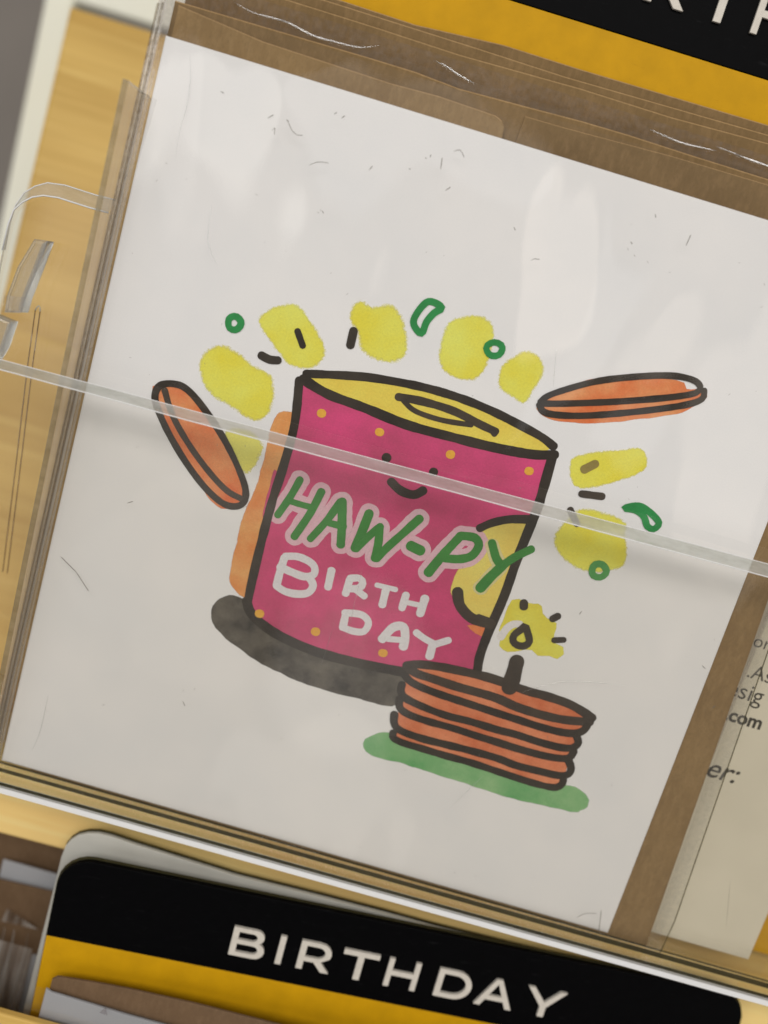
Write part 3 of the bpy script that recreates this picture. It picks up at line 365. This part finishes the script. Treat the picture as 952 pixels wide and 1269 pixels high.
for e in ART:
    motif, kind, ik = e[0], e[1], e[2]
    nm = NAMES.get(motif+'/'+ik, motif)
    vs, fs, at = wash(e[3], e[4]*(1.7 if ik.startswith('yellow') and ik != 'yellow3' else 1.2), e[5]) if kind == 'blob' else ribbon(e[3], e[4], kind == 'loop')
    sep = kind == 'blob' or motif in ('emblem_outline', 'onion_ring', 'onion_curl', 'can_dot', 'seed_mark') or (motif == 'sausage_slice_outline' and kind == 'loop')
    key = (nm, ik) if not sep else (nm, len(groups), ik)
    g = groups.setdefault(key, [nm, ik, [], [], []])
    o = len(g[2]); g[2] += vs; g[3] += [tuple(i+o for i in f) for f in fs]; g[4] += at
made = {}
for g in groups.values():
    nm = g[0]; par = made.get(UNDER.get(nm)) or card
    ob = mesh_obj(nm, g[2], g[3], INK[g[1]], par, None, card, False, None, g[4])
    made.setdefault(nm, ob)
# ---------------------------------------------------------------- back of the shop: wall, post, plank
wl = mesh_obj('wall', [(-900, -700, -600), (700, -700, -600), (700, 800, -600), (-900, 800, -600)], [(0, 1, 2, 3)], M['wall'], base=(0, -700, -600)); wl['kind'] = 'structure'
tag(plate('cream_post', rect(-158, -148, -330, 330), -170, 24, M['post'], base=(-153, -330, -180), bevel=1.5), 'cream painted post standing left of the pine plank against the grey wall', 'post')
tag(plate('cream_board', rect(-146.5, 180, 101.3, 330), -165, 8, M['post'], base=(0, 101, -168), bevel=1), 'out of focus cream board above the top edge of the pine plank', 'board')
def plank_z(x, y): return -25-(y+103)*75/188
tag(plate('pine_plank', [(-98, -87), (190, -87), (190, 88), (-121.6, 88)], 0, 14, M['wood'], base=(0, -103, -30), bevel=1.2, zfun=plank_z),
    'pale pine plank behind the clear card pocket', 'plank')
tag(plate('pine_shelf', [(-98, -91.7), (190, -85), (190, -74.8), (-98, -74.8)], -7, 21, M['woodlit'], base=(0, -88, -7), bevel=.7),
    'pale pine shelf edge running under the clear card pocket', 'shelf')
# ---------------------------------------------------------------- upper pocket contents
def glyph(ch):
    """capital letters in a 7 mm cap height, outlines [outer, holes...]"""
    s = 1.18; H = 7.0
    def bowl(x0, y0, x1, y1, n=8):
        r = (y1-y0)/2; cx = x1-r
        return [(x0, y0)]+[(cx+r*math.cos(a), (y0+y1)/2+r*math.sin(a)) for a in [math.radians(-90+180*i/n) for i in range(n+1)]]+[(x0, y1)]
    if ch == 'I': return [[(0, 0), (s, 0), (s, H), (0, H)]]
    if ch == 'T': return [[(3.0, 0), (3.0+s+.1, 0), (3.0+s+.1, H-s), (7.3, H-s), (7.3, H), (0, H), (0, H-s), (3.0, H-s)]]
    if ch == 'H': return [[(0, 0), (s, 0), (s, 2.9), (6.0, 2.9), (6.0, 0), (6+s, 0), (6+s, H), (6, H), (6, 4.05), (s, 4.05), (s, H), (0, H)]]
    if ch == 'A': return [[(0, 0), (s+.1, 0), (2.05, 1.65), (5.95, 1.65), (6.7, 0), (8.05, 0), (4.7, H), (3.4, H)], [(2.55, 2.75), (4.02, 5.9), (5.45, 2.75)]]
    if ch == 'Y': return [[(3.3, 0), (3.3+s+.05, 0), (3.3+s+.05, 2.5), (7.9, H), (6.6, H), (3.98, 3.65), (1.35, H), (0, H), (3.3, 2.5)]]
    if ch == 'D': return [bowl(0, 0, 7.2, H, 14), bowl(s, 1.1, 6.0, H-1.1, 14)]
    if ch == 'B':
        lo = bowl(0, 0, 6.6, 3.95); up = bowl(0, 3.55, 6.1, H)
        return [lo[:-2]+[(5.35, 3.72)]+up[2:], bowl(s, 1.02, 5.3, 3.05), bowl(s, 4.1, 4.8, H-1.02)]
    if ch == 'R':
        up = bowl(0, 2.1, 6.1, H)
        return [[(0, 0), (s, 0), (s, 2.1), (3.05, 2.1), (4.75, 0), (6.3, 0), (4.35, 2.45)]+up[4:], bowl(s, 3.15, 4.9, H-1.05)]
WIDE = dict(B=1.14, I=1.1, R=1.16, T=1.1, H=1.0, D=1.11, A=1.07, Y=1.13)
WORD = [('B', 38.9), ('I', 49.2), ('R', 53.9), ('T', 63.4), ('H', 73.6), ('D', 85.0), ('A', 94.4), ('Y', 105.4)]
def letter_mesh(outl, ox, oy, zf, depth):
    pts = []; loops = []
    for lp in outl: loops.append([Vector((x+ox, y+oy, 0)) for x, y in lp])
    flat_ = [v for lp in loops for v in lp]; n = len(flat_)
    tris = geometry.tessellate_polygon(loops)
    vs = [(v.x, v.y, zf) for v in flat_]+[(v.x, v.y, zf-depth) for v in flat_]
    fs = [tuple(t) for t in tris]
    k = 0
    for lp in loops:
        m = len(lp)
        for i in range(m): a = k+i; b = k+(i+1) % m; fs.append((a, a+n, b+n, b))
        k += m
    return vs, fs
def sign(name, label, origin, yaw, base_off, band, width=156.3, drop=60, slope=0.0, k=1.0):
    """divider sign: origin is its left edge, its top is 2.3 above; local x runs along the sign"""
    root = thing(name, label, 'sign', origin, 'category signs in the card rack')
    rot = Matrix.Rotation(yaw, 4, 'Y') @ Matrix.Rotation(slope, 4, 'Z'); root.matrix_world = root.matrix_world @ rot
    BASE[root.name] = Vector((0, 0, 0))
    plate('yellow_band', rect(0, width-.6, -drop, -band-.02), 0, .8, M['yellow'], root, bevel=.12)
    plate('black_header', rrect(0, width, -band, 2.4, 6.5), .12, 1.0, M['black'], root, bevel=.18)
    plate('clear_backing', rrect(-.25, width+.25, -drop+.5, 2.62, 6.6), -1.0, .5, M['edgedark'], root)
    for ch, x in WORD:
        gl = [[(px_*WIDE[ch]*k, py_*k) for px_, py_ in lp] for lp in glyph(ch)]
        vs, fs = letter_mesh(gl, x*k, base_off, .75, .62)
        mesh_obj('letter', vs, fs, M['letter'], root)
    return root
sign('category_sign', 'black and yellow sign with cut off white lettering behind the envelopes above the card', (-40.7, 112.7, -10), 0, -12.2, 18.5, drop=183.3)
def envelope(label, poly, z, mat, base, th=.5, flap=None, zfun=None):
    t = thing('kraft_envelope', label, 'envelope', base, 'kraft envelopes in the clear pocket')
    rim = lambda f: 1 if f.normal.z < .98 and f.normal.y > .25 else 0  # upward edge faces get the paler kraft as painted rim light
    plate('body', poly, z, th, [mat, M['kraftedgelit']], t, bevel=.2, zfun=zfun, mfun=rim)
    if flap: plate('flap', flap, z+.28, .22, [mat, M['kraftedgelit']], t, bevel=.13, mfun=rim)
    return t
envelope('kraft envelope directly behind the white card showing along its right edge', [(-58, -71), (72.6, -71.3), (69.8, 2), (66.8, 64), (-58, 66)], -.8, M['kraft'], (5, -71.2, -1.0), .35)
envelope('short kraft envelope with a rounded flap corner just above the white card', [(-62.6, -60), (-4.6, -60), (-3.7, 70.3), (-3.9, 72.0), (-4.6, 73.0), (-5.9, 73.5), (-16.5, 73.8), (-25, 73.5), (-47.7, 73.9), (-63.3, 75.5)], -1.25, M['kraft'], (-33, -60, -1.4), .55)
def bow(z, a, x0, x1): return lambda x, y: z+a*math.sin(math.pi*(x-x0)/(x1-x0))*max(0, (y+20)/100)
e1top = [(70, 76.8), (42.8, 76.9), (29, 76.95), (17, 77.1), (8.5, 77), (-1.5, 76.6), (-13.3, 76.2), (-21.5, 76.7), (-29.4, 76.7), (-64.4, 76.3)]
envelope('wide kraft envelope with a pale creased top fold above the short rounded one', [(-64.6, -68), (70, -68)]+e1top, -2.6, M['kraft2'], (0, -68, -2.7), .6,
         [(-2, 60), (70, 60), (70, 75.9), (43.1, 75.95), (25.4, 75.8), (6.2, 75.1), (-1, 75)])
envelope('kraft envelope third from the front with a bright top edge', [(-63.5, -66), (75, -66), (75, 83.2), (41.4, 83.1), (23.7, 82.5), (7, 82.6), (-15, 82.05), (-31, 82.3), (-63.5, 82.4)], -5.2, M['kraft2'], (0, -66, -5.4))
envelope('thin kraft envelope fourth from the front with only a sliver of edge showing', [(-60, -66), (78, -66), (78, 84.9), (41, 84.8), (4, 84.1), (-12, 84.3), (-60, 84.6)], -6.8, M['kraft2'], (0, -66, -7))
envelope('rearmost dark kraft envelope against the yellow band of the upper sign', [(-62, -66), (80, -66), (80, 86.9), (41, 86.75), (6, 86.4), (-8, 86.5), (-24, 85.4), (-62, 86)], -8.4, M['kraft2'], (0, -66, -8.6))
# back-facing card to the right
bc = thing('greeting_card', 'cream back of a card with small dark print at the right behind the kraft envelope', 'card', (31, -69.4, -4))
plate('back_leaf', rect(-32, 95.2, -69.4, 70), -4, .4, M['cream'], bc, bevel=.12)
plate('front_leaf', rect(-31.7, 95.1, -69.4, 69.8), -4.46, .3, M['card'], bc)
def text(body, x, y, size, bold=0.0, shear=0.0, z=-3.985):
    cu = bpy.data.curves.new('print_line', 'FONT'); cu.body = body; cu.size = size; cu.shear = shear; cu.offset = bold; cu.resolution_u = 4
    tmp = bpy.data.objects.new('tmp', cu); COL.objects.link(tmp)
    me = tmp.evaluated_get(bpy.context.evaluated_depsgraph_get()).to_mesh()
    vs = [(v.co.x+x, v.co.y+y, z) for v in me.vertices]; fs = [tuple(p.vertices) for p in me.polygons]
    bpy.data.objects.remove(tmp)
    return mesh_obj('print_line', vs, fs, M['print'], bc)
text('or', 71.3, -4.6, 3.7); text('.As', 72.4, -10.9, 4.1); text('esig', 69.9, -15.5, 4.9); text('.com', 71.4, -20.5, 3.9, .12); text('er:', 71.8, -32.9, 6.0, .05, .25)
# ---------------------------------------------------------------- cello bags
def bag(label, x0, x1, y0, y1, z, mat='film', amp=.2, seed=0, seams=True, fx=.03, sw=.5):
    t = thing('cello_bag', label, 'bag', ((x0+x1)/2, y0, z), 'clear cello bags in the rack')
    sheet('film', x0, x1, y0, y1, z, M[mat], t, amp=amp, seed=seed, fx=fx)
    if seams:
        sheet('side_seam', x0-.1, x0+sw, y0, y1, z+.06, M['seam'], t, amp=amp*.5, seed=seed, fx=fx, step=sw)
        sheet('side_seam', x1-sw, x1+.1, y0, y1, z+.06, M['seam'], t, amp=amp*.5, seed=seed, fx=fx, step=sw)
    return t
fb = thing('cello_bag', 'clear cello bag drawn over the white painted card', 'bag', (4, -71.4, .9), 'clear cello bags in the rack')
sheet('film', -64.6, 73.5, -71.2, 75.2, 1.45, M['film'], fb, amp=.75, seed=3.3, fx=.042, step=1.6)
mesh_obj('side_seam', [(72.35, -3, .7), (72.6, -3, .72), (75.5, -63, .72), (75.25, -63, .7), (74.9, -71.4, .7), (75.1, -71.4, .7)], [(0, 1, 2, 3), (3, 2, 5, 4)], M['edgedark'], fb)
mesh_obj('seam_strip', [(67.5, 40, .6), (70.6, 40, .6), (72.4, -3, .6), (75.4, -63, .6), (71.9, -63, .6), (69.9, -3, .6), (71.8, -71.3, .6), (75, -71.3, .6)], [(0, 1, 2, 5), (5, 2, 3, 4), (4, 3, 7, 6)], M['filmhaze'], fb)
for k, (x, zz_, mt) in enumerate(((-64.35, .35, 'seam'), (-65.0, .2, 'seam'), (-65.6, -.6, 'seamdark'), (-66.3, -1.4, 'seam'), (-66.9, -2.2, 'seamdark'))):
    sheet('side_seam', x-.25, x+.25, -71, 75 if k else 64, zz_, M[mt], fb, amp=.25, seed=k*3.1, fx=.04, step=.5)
for ln in ([(-58.7, 68.5), (-57.4, 63.8), (-57.0, 59.2), (-57.2, 55.1), (-56.8, 50.4)] ,
[(-48.9, 45.1), (-48.0, 39.0), (-45.3, 35.5)] ,
[(-4.6, -23.9), (-5.7, -9.3)] ,
[(-7.8, -32.5), (-7.7, -21.5)] ,
[(29.5, -25.3), (37.5, -20.2), (49.4, -17.4)] ,
[(-57.1, -52.1), (-57.0, -60.0), (-57.7, -64.7)] ,
[(24.7, -51.5), (28.7, -43.1)] ,
[(81.9, -50.0), (84.9, -60.3)] ,
[(16.1, 39.0), (17.8, 32.1)] ,):
    P = catmull(ln, False, .8)
    tube('film_crease', [(p.x, p.y, 2.15) for p in P], .085, M['creasefaint'], fb, seg=5, taper=True)
b2 = bag('dusty cello bag standing up behind the rounded flap', -66.4, 72, -68, 80.6, -3.2, 'film2', .3, 5, True)
for key, r in (('g1', .22), ('g2', .2), ('g3', .2), ('g4', .24)):
    P = dict(g1=[(-54.7, 78.9), (-51.3, 78), (-45.6, 78.2), (-40.4, 77.4), (-35.3, 77.4), (-31.8, 77.7), (-28.4, 79)], g2=[(-19, 79.2), (-17, 79), (-14.1, 78.2), (-10.7, 77.6)],
             g3=[(20, 78.9), (24.4, 78.4), (28.5, 78.4), (32.8, 78.7)], g4=[(32, 79.4), (36.2, 79.1), (38.6, 79), (46, 78.5)])[key]
    tube('film_fold', [(p.x, p.y, -2.2+.2*math.sin(i)) for i, p in enumerate(catmull(P, False, 1.2))], r*.72, M['crease'], b2, seg=8, taper=True)
bag('cello bag showing only its left edge lines beside the white card', -67.6, 70, -69, 79, -5.9, 'film2', .25, 8)
bag('rearmost cello bag in the stack, a thin line at far left', -68.7, 66, -69, 81, -8.0, 'film', .25, 11)
bag('clear cello bag with soft folds over the cream back of the card at the right', -33, 98.5, -71.4, 78, -2.95, 'film', .55, 23, False, .05)
# ---------------------------------------------------------------- clear acrylic pocket
pk = thing('acrylic_card_pocket', 'clear acrylic card pocket with a low front plate crossing the painted card', 'card holder', (0, -73.6, 0))
def fz(x, y): return 5.6+(y+72.6)*6.4/86
lipL = lambda x: 9.8+(x+75)*.0285
fp = [(-90, -72.6), (112, -71.2), (112, lipL(112)-1.9), (-90, lipL(-90)-1.35)]
plate('front_plate', fp, 0, 2.2, M['acrylic'], pk, zfun=fz)
# sawn top edge, chamfered towards the shopper
xs = [-90+i*6 for i in range(35)]
vs = []; fs = []
for x in xs:
    y = lipL(x); h = 1.35+(x+75)*.0040+.05*mnoise.noise(Vector((x*.2, 0, 0)))
    vs += [(x, y-h, fz(x, y-h)+.02), (x, y, fz(x, y)-2.0), (x, y-h-.05, fz(x, y-h)-2.2)]
for i in range(len(xs)-1):
    a = 3*i; b = a+3; fs += [(a, b, b+1, a+1), (a+1, b+1, b+2, a+2)]
mesh_obj('sawn_lip', vs, fs, M['edge'], pk)
tube('lip_highlight', [(v[0], v[1]-.02, v[2]+.03) for v in vs[0::3]], .11, M['edgebright'], pk, seg=6)  # thin near-white line painted along the arris as its highlight
tube('lip_highlight', [(v[0], v[1], v[2]) for v in vs[1::3]], .07, M['edgebright'], pk, seg=6)
def strip(name, y0l, y0r, h, z, mat, x0=-90, x1=112, zb=.5, hr=None):
    hr = h if hr is None else hr
    v = [(x0, y0l, z), (x1, y0r, z), (x1, y0r+hr, z), (x0, y0l+h, z), (x0, y0l, z-zb), (x1, y0r, z-zb), (x1, y0r+hr, z-zb), (x0, y0l+h, z-zb)]
    f = [(0, 1, 2, 3), (3, 2, 6, 7), (1, 0, 4, 5), (5, 4, 7, 6)]
    return mesh_obj(name, v, f, mat, pk)
strip('bottom_edge', -73.5, -72.2, 1.15, 5.75, M['edgebright'], zb=2.0)  # clear lower edge, painted near white for the lamp light on it
strip('painted_dark_line', -72.15, -70.75, .35, 5.3, M['edgedark'])  # olive edge tint laid in strips for reflections inside the acrylic
strip('painted_dark_line', -70.6, -70.2, .45, 3.0, M['edgedark'], hr=.9)
strip('painted_dark_line', -70.5, -70.6, .30, .2, M['edgedark'], zb=.2)  # dark strip painted for the shadow gap under the card
plate('floor', rect(-90, 112, -73.0, -71.0), 5.0, 18, M['acrylic'], pk)
# side wall, seen nearly edge on
wv = []; 
for x in (-66.1, -65.1):
    wv += [(x, -71, -13), (x, -71, 4.4), (x, 12, 8.4), (x, 60, 9.6), (x, 60, -13)]
mesh_obj('side_wall', wv, [(0, 1, 2, 3, 4), (9, 8, 7, 6, 5)], M['wallac'], pk)
ev = [wv[1], wv[2], wv[3], wv[6], wv[7], wv[8]]
mesh_obj('wall_front_edge', ev, [(0, 1, 4, 3), (1, 2, 5, 4)], M['walledge'], pk)
mesh_obj('wall_top_edge', [wv[3], wv[4], wv[9], wv[8]], [(0, 1, 2, 3)], M['edge'], pk)
# wing plate with the rounded corner at the left, its slot and its hook
earo = [(-70.6, 41.6), (-74.3, 41.4), (-80.6, 41.5), (-83.9, 41), (-86.1, 39.7), (-87.8, 38), (-89, 35.2), (-89.3, 31.8), (-89.3, 26.5), (-89.3, -74)]
eari = [(-70.6, 38.9), (-74.3, 38.8), (-80.4, 38.9), (-83.2, 38.5), (-85.2, 37.6), (-86.8, 36.2), (-88.1, 34.4), (-88.6, 31.6), (-88.7, 26.5), (-88.7, -74)]
plate('wing_plate', eari+[(-70.6, -74)], -12, 2.6, M['acrylic'], pk)
n = len(earo)
mesh_obj('wing_edge', [(x, y, -14.4) for x, y in earo]+[(x, y, -11.95) for x, y in eari], [(i, i+1, n+i+1, n+i) for i in range(n-1)], M['edge'], pk)
tube('wing_highlight', [(x, y, -11.9) for x, y in eari[:-1]], .16, M['edgebright'], pk, seg=6)  # near-white highlight lines painted along the wing plate's edges
tube('wing_highlight', [(x, y, -14.4) for x, y in earo[:-1]], .12, M['edgebright'], pk, seg=6)
plate('hook', [(-81.9, 30.4), (-79.3, 30.8), (-80.1, 25.4), (-81.1, 19.3), (-81.3, 16.5), (-84.6, 15.6), (-84.8, 18.6), (-83.9, 24.6)], -8, 3.6, M['solid'], pk, bevel=.7, segs=3)
mesh_obj('hook_tip', [(-84.9, 18.8, -7.6), (-81.0, 19.5, -7.6), (-81.2, 16.4, -7.6), (-84.7, 15.5, -7.6)], [(0, 1, 2, 3)], M['seam'], pk)
plate('hook_foot', [(-86.5, 14.6), (-83, 14.2), (-83.6, 9), (-85.6, 3), (-88, 3)], -9, 3, M['solid'], pk, bevel=.7, segs=3)
for dx in (0, .95):
    tube('slot_edge', [(-80.15+dx, 17.3, -11.7), (-79.4+dx, 6.8, -11.7), (-77.2+dx, -17.4, -11.7), (-75.6+dx, -36, -11.7)], .12, M['seamdark'], pk, seg=6)
tube('slot_end', [(-80.15, 17.3, -11.7), (-79.95, 18, -11.7), (-79.65, 18.3, -11.7), (-79.35, 18.05, -11.7), (-79.2, 17.3, -11.7)], .16, M['edge'], pk, seg=6)
# lint
vs = []; fs = []
for d in DUST:
    r = .07 if len(d) == 2 else .05
    P = catmull([(p[0], p[1], 2.3) for p in d], False, .5)
    for i in range(len(P)-1):
        a, b = P[i], P[i+1]; t = (b-a); t.normalize(); u = Vector((-t.y, t.x, 0))
        o = len(vs); rr = r*(1 if i else .5)
        vs += [(a-u*rr)[:], (a+u*rr)[:], (b+u*r)[:], (b-u*r)[:], (a+Vector((0, 0, r)))[:], (b+Vector((0, 0, r)))[:]]
        fs += [(o, o+3, o+5, o+4), (o+4, o+5, o+2, o+1)]
rg = random.Random(3)
for i in range(90):
    x = rg.uniform(-62, 62); y = rg.uniform(-68, 68); a = rg.uniform(0, 6.28); L = rg.uniform(.08, .35); t = Vector((math.cos(a), math.sin(a), 0)); u = Vector((-t.y, t.x, 0)); r = rg.uniform(.025, .05)
    o = len(vs); c = Vector((x, y, 2.3)); vs += [(c-t*L)[:], (c+u*r)[:], (c+t*L)[:], (c-u*r)[:]]; fs += [(o, o+1, o+2, o+3)]
li = mesh_obj('lint', vs, fs, M['hair'], base=(0, 0, 2.3)); li['kind'] = 'stuff'; li['label'] = 'grey lint and hairs clinging to the cello film'
# ---------------------------------------------------------------- lower pocket
sign('category_sign', 'black sign reading BIRTHDAY in full above a yellow band, in the lower pocket', (-46, -85, 6), math.atan2(10, 147), -11.5, 16.0, width=145.2, drop=70, slope=.0345, k=.935)
gd = thing('divider_board', 'grey rounded divider board peeking above the black sign', 'divider', (-48, -85, -1))
gd.matrix_world = RACK @ Matrix.Translation(Vector((-48, -85, -1))*MM) @ Matrix.Rotation(math.atan2(4, 147), 4, 'Y'); BASE[gd.name] = Vector((0, 0, 0))
gtop = [(138, 4.2), (110, 4.0), (79, 3.4), (68, 3.5), (54, 3.4), (36, 3.1), (25.7, 3.6), (14.3, 4.1), (9, 4.5), (6.3, 4.4), (4.2, 3.8), (2.4, 2.75), (1.2, 1.3), (.5, -.3), (.2, -3)]
plate('board', [(.2, -60), (138, -60)]+gtop, 0, .8, M['greyboard'], gd, bevel=.15)
plate('clear_rim', [(-.05, -60), (138.1, -60)]+[(x-.05, y+.3) for x, y in gtop], -.85, .5, M['edgedark'], gd)
def lowenv(name, label, cat, poly, z, mat, part, th=.5, group=None):
    t = thing(name, label, cat, ((poly[0][0]+poly[1][0])/2, min(p[1] for p in poly), z-.3), group)
    plate(part, poly, z, th, mat, t, bevel=.18); return t
lowenv('kraft_envelope', 'dark kraft envelope at far left in the shade under the pine plank', 'envelope', rect(-120, -5, -190, -93.5), -25, M['kraftshade'], 'body')
lowenv('greeting_card', 'grey white card edge between two kraft envelopes at lower left', 'card', rect(-64.6, 40, -190, -106.2), -20, M['cardshade'], 'front_leaf')  # a white card, its grey is shade put into the colour
lowenv('kraft_envelope', 'kraft envelope below the grey white card edge at lower left', 'envelope', [(-120, -190), (-8, -190), (-8, -108.2), (-51.5, -109.3), (-66, -110), (-120, -111)], -18, M['kraftshade'], 'body')  # the card above is white, greyed to carry the shade
t = bag('streaky cello bag with a turned up corner at the lower left edge', -120, -50.9, -190, -117.5, -15.6, 'film3', .5, 14, True, .09, 1.0)
plate('folded_corner', [(-60.6, -118), (-52.2, -117.6), (-59.9, -114.6)], -15.4, .1, M['film3'], t)
for x in (-59.5, -57.2, -54.0):
    tube('film_fold', [(x+.25*math.sin(i*.7), -119-i*2.2, -15.2) for i in range(14)], .42, M['seam'], t, seg=6, taper=True)
lowenv('greeting_card', 'white card whose narrow left edge shows beside the yellow band', 'card', rect(-51.8, 60, -190, -123.4), -14.2, M['cardshade'], 'front_leaf')
lowenv('kraft_envelope', 'kraft envelope standing in front of the yellow band of the lower sign', 'envelope', [(-41.5, -190), (70, -190), (70, -102.5), (4, -103.6), (-13, -104.1), (-26, -104.9), (-33, -105.6), (-40.6, -106.6), (-41.5, -107.5)], 9.5, M['kraftshade'], 'body')
lowenv('greeting_card', 'white card in front of the kraft envelope at the bottom of the lower pocket', 'card', [(-42.4, -190), (70, -190), (70, -109), (-25, -109.8), (-40.8, -109.4), (-42.0, -108.9)], 10.7, M['cardshade'], 'front_leaf')
t = bag('clear cello bag over the white card at the bottom of the lower pocket', -45, 72, -190, -107.9, 11.8, 'film', .3, 19, False)
plate('folded_corner', [(-30.4, -109.6), (-28.7, -109.7), (-29.4, -108.1)], 12.2, .1, M['film2'], t)
tag(plate('pine_rail', rect(-130, 170, -175, -114.2), 14, 1.5, M['wood'], base=(0, -175, 13), bevel=.4), 'pine front rail of the lower card tier at the bottom left corner', 'rail')
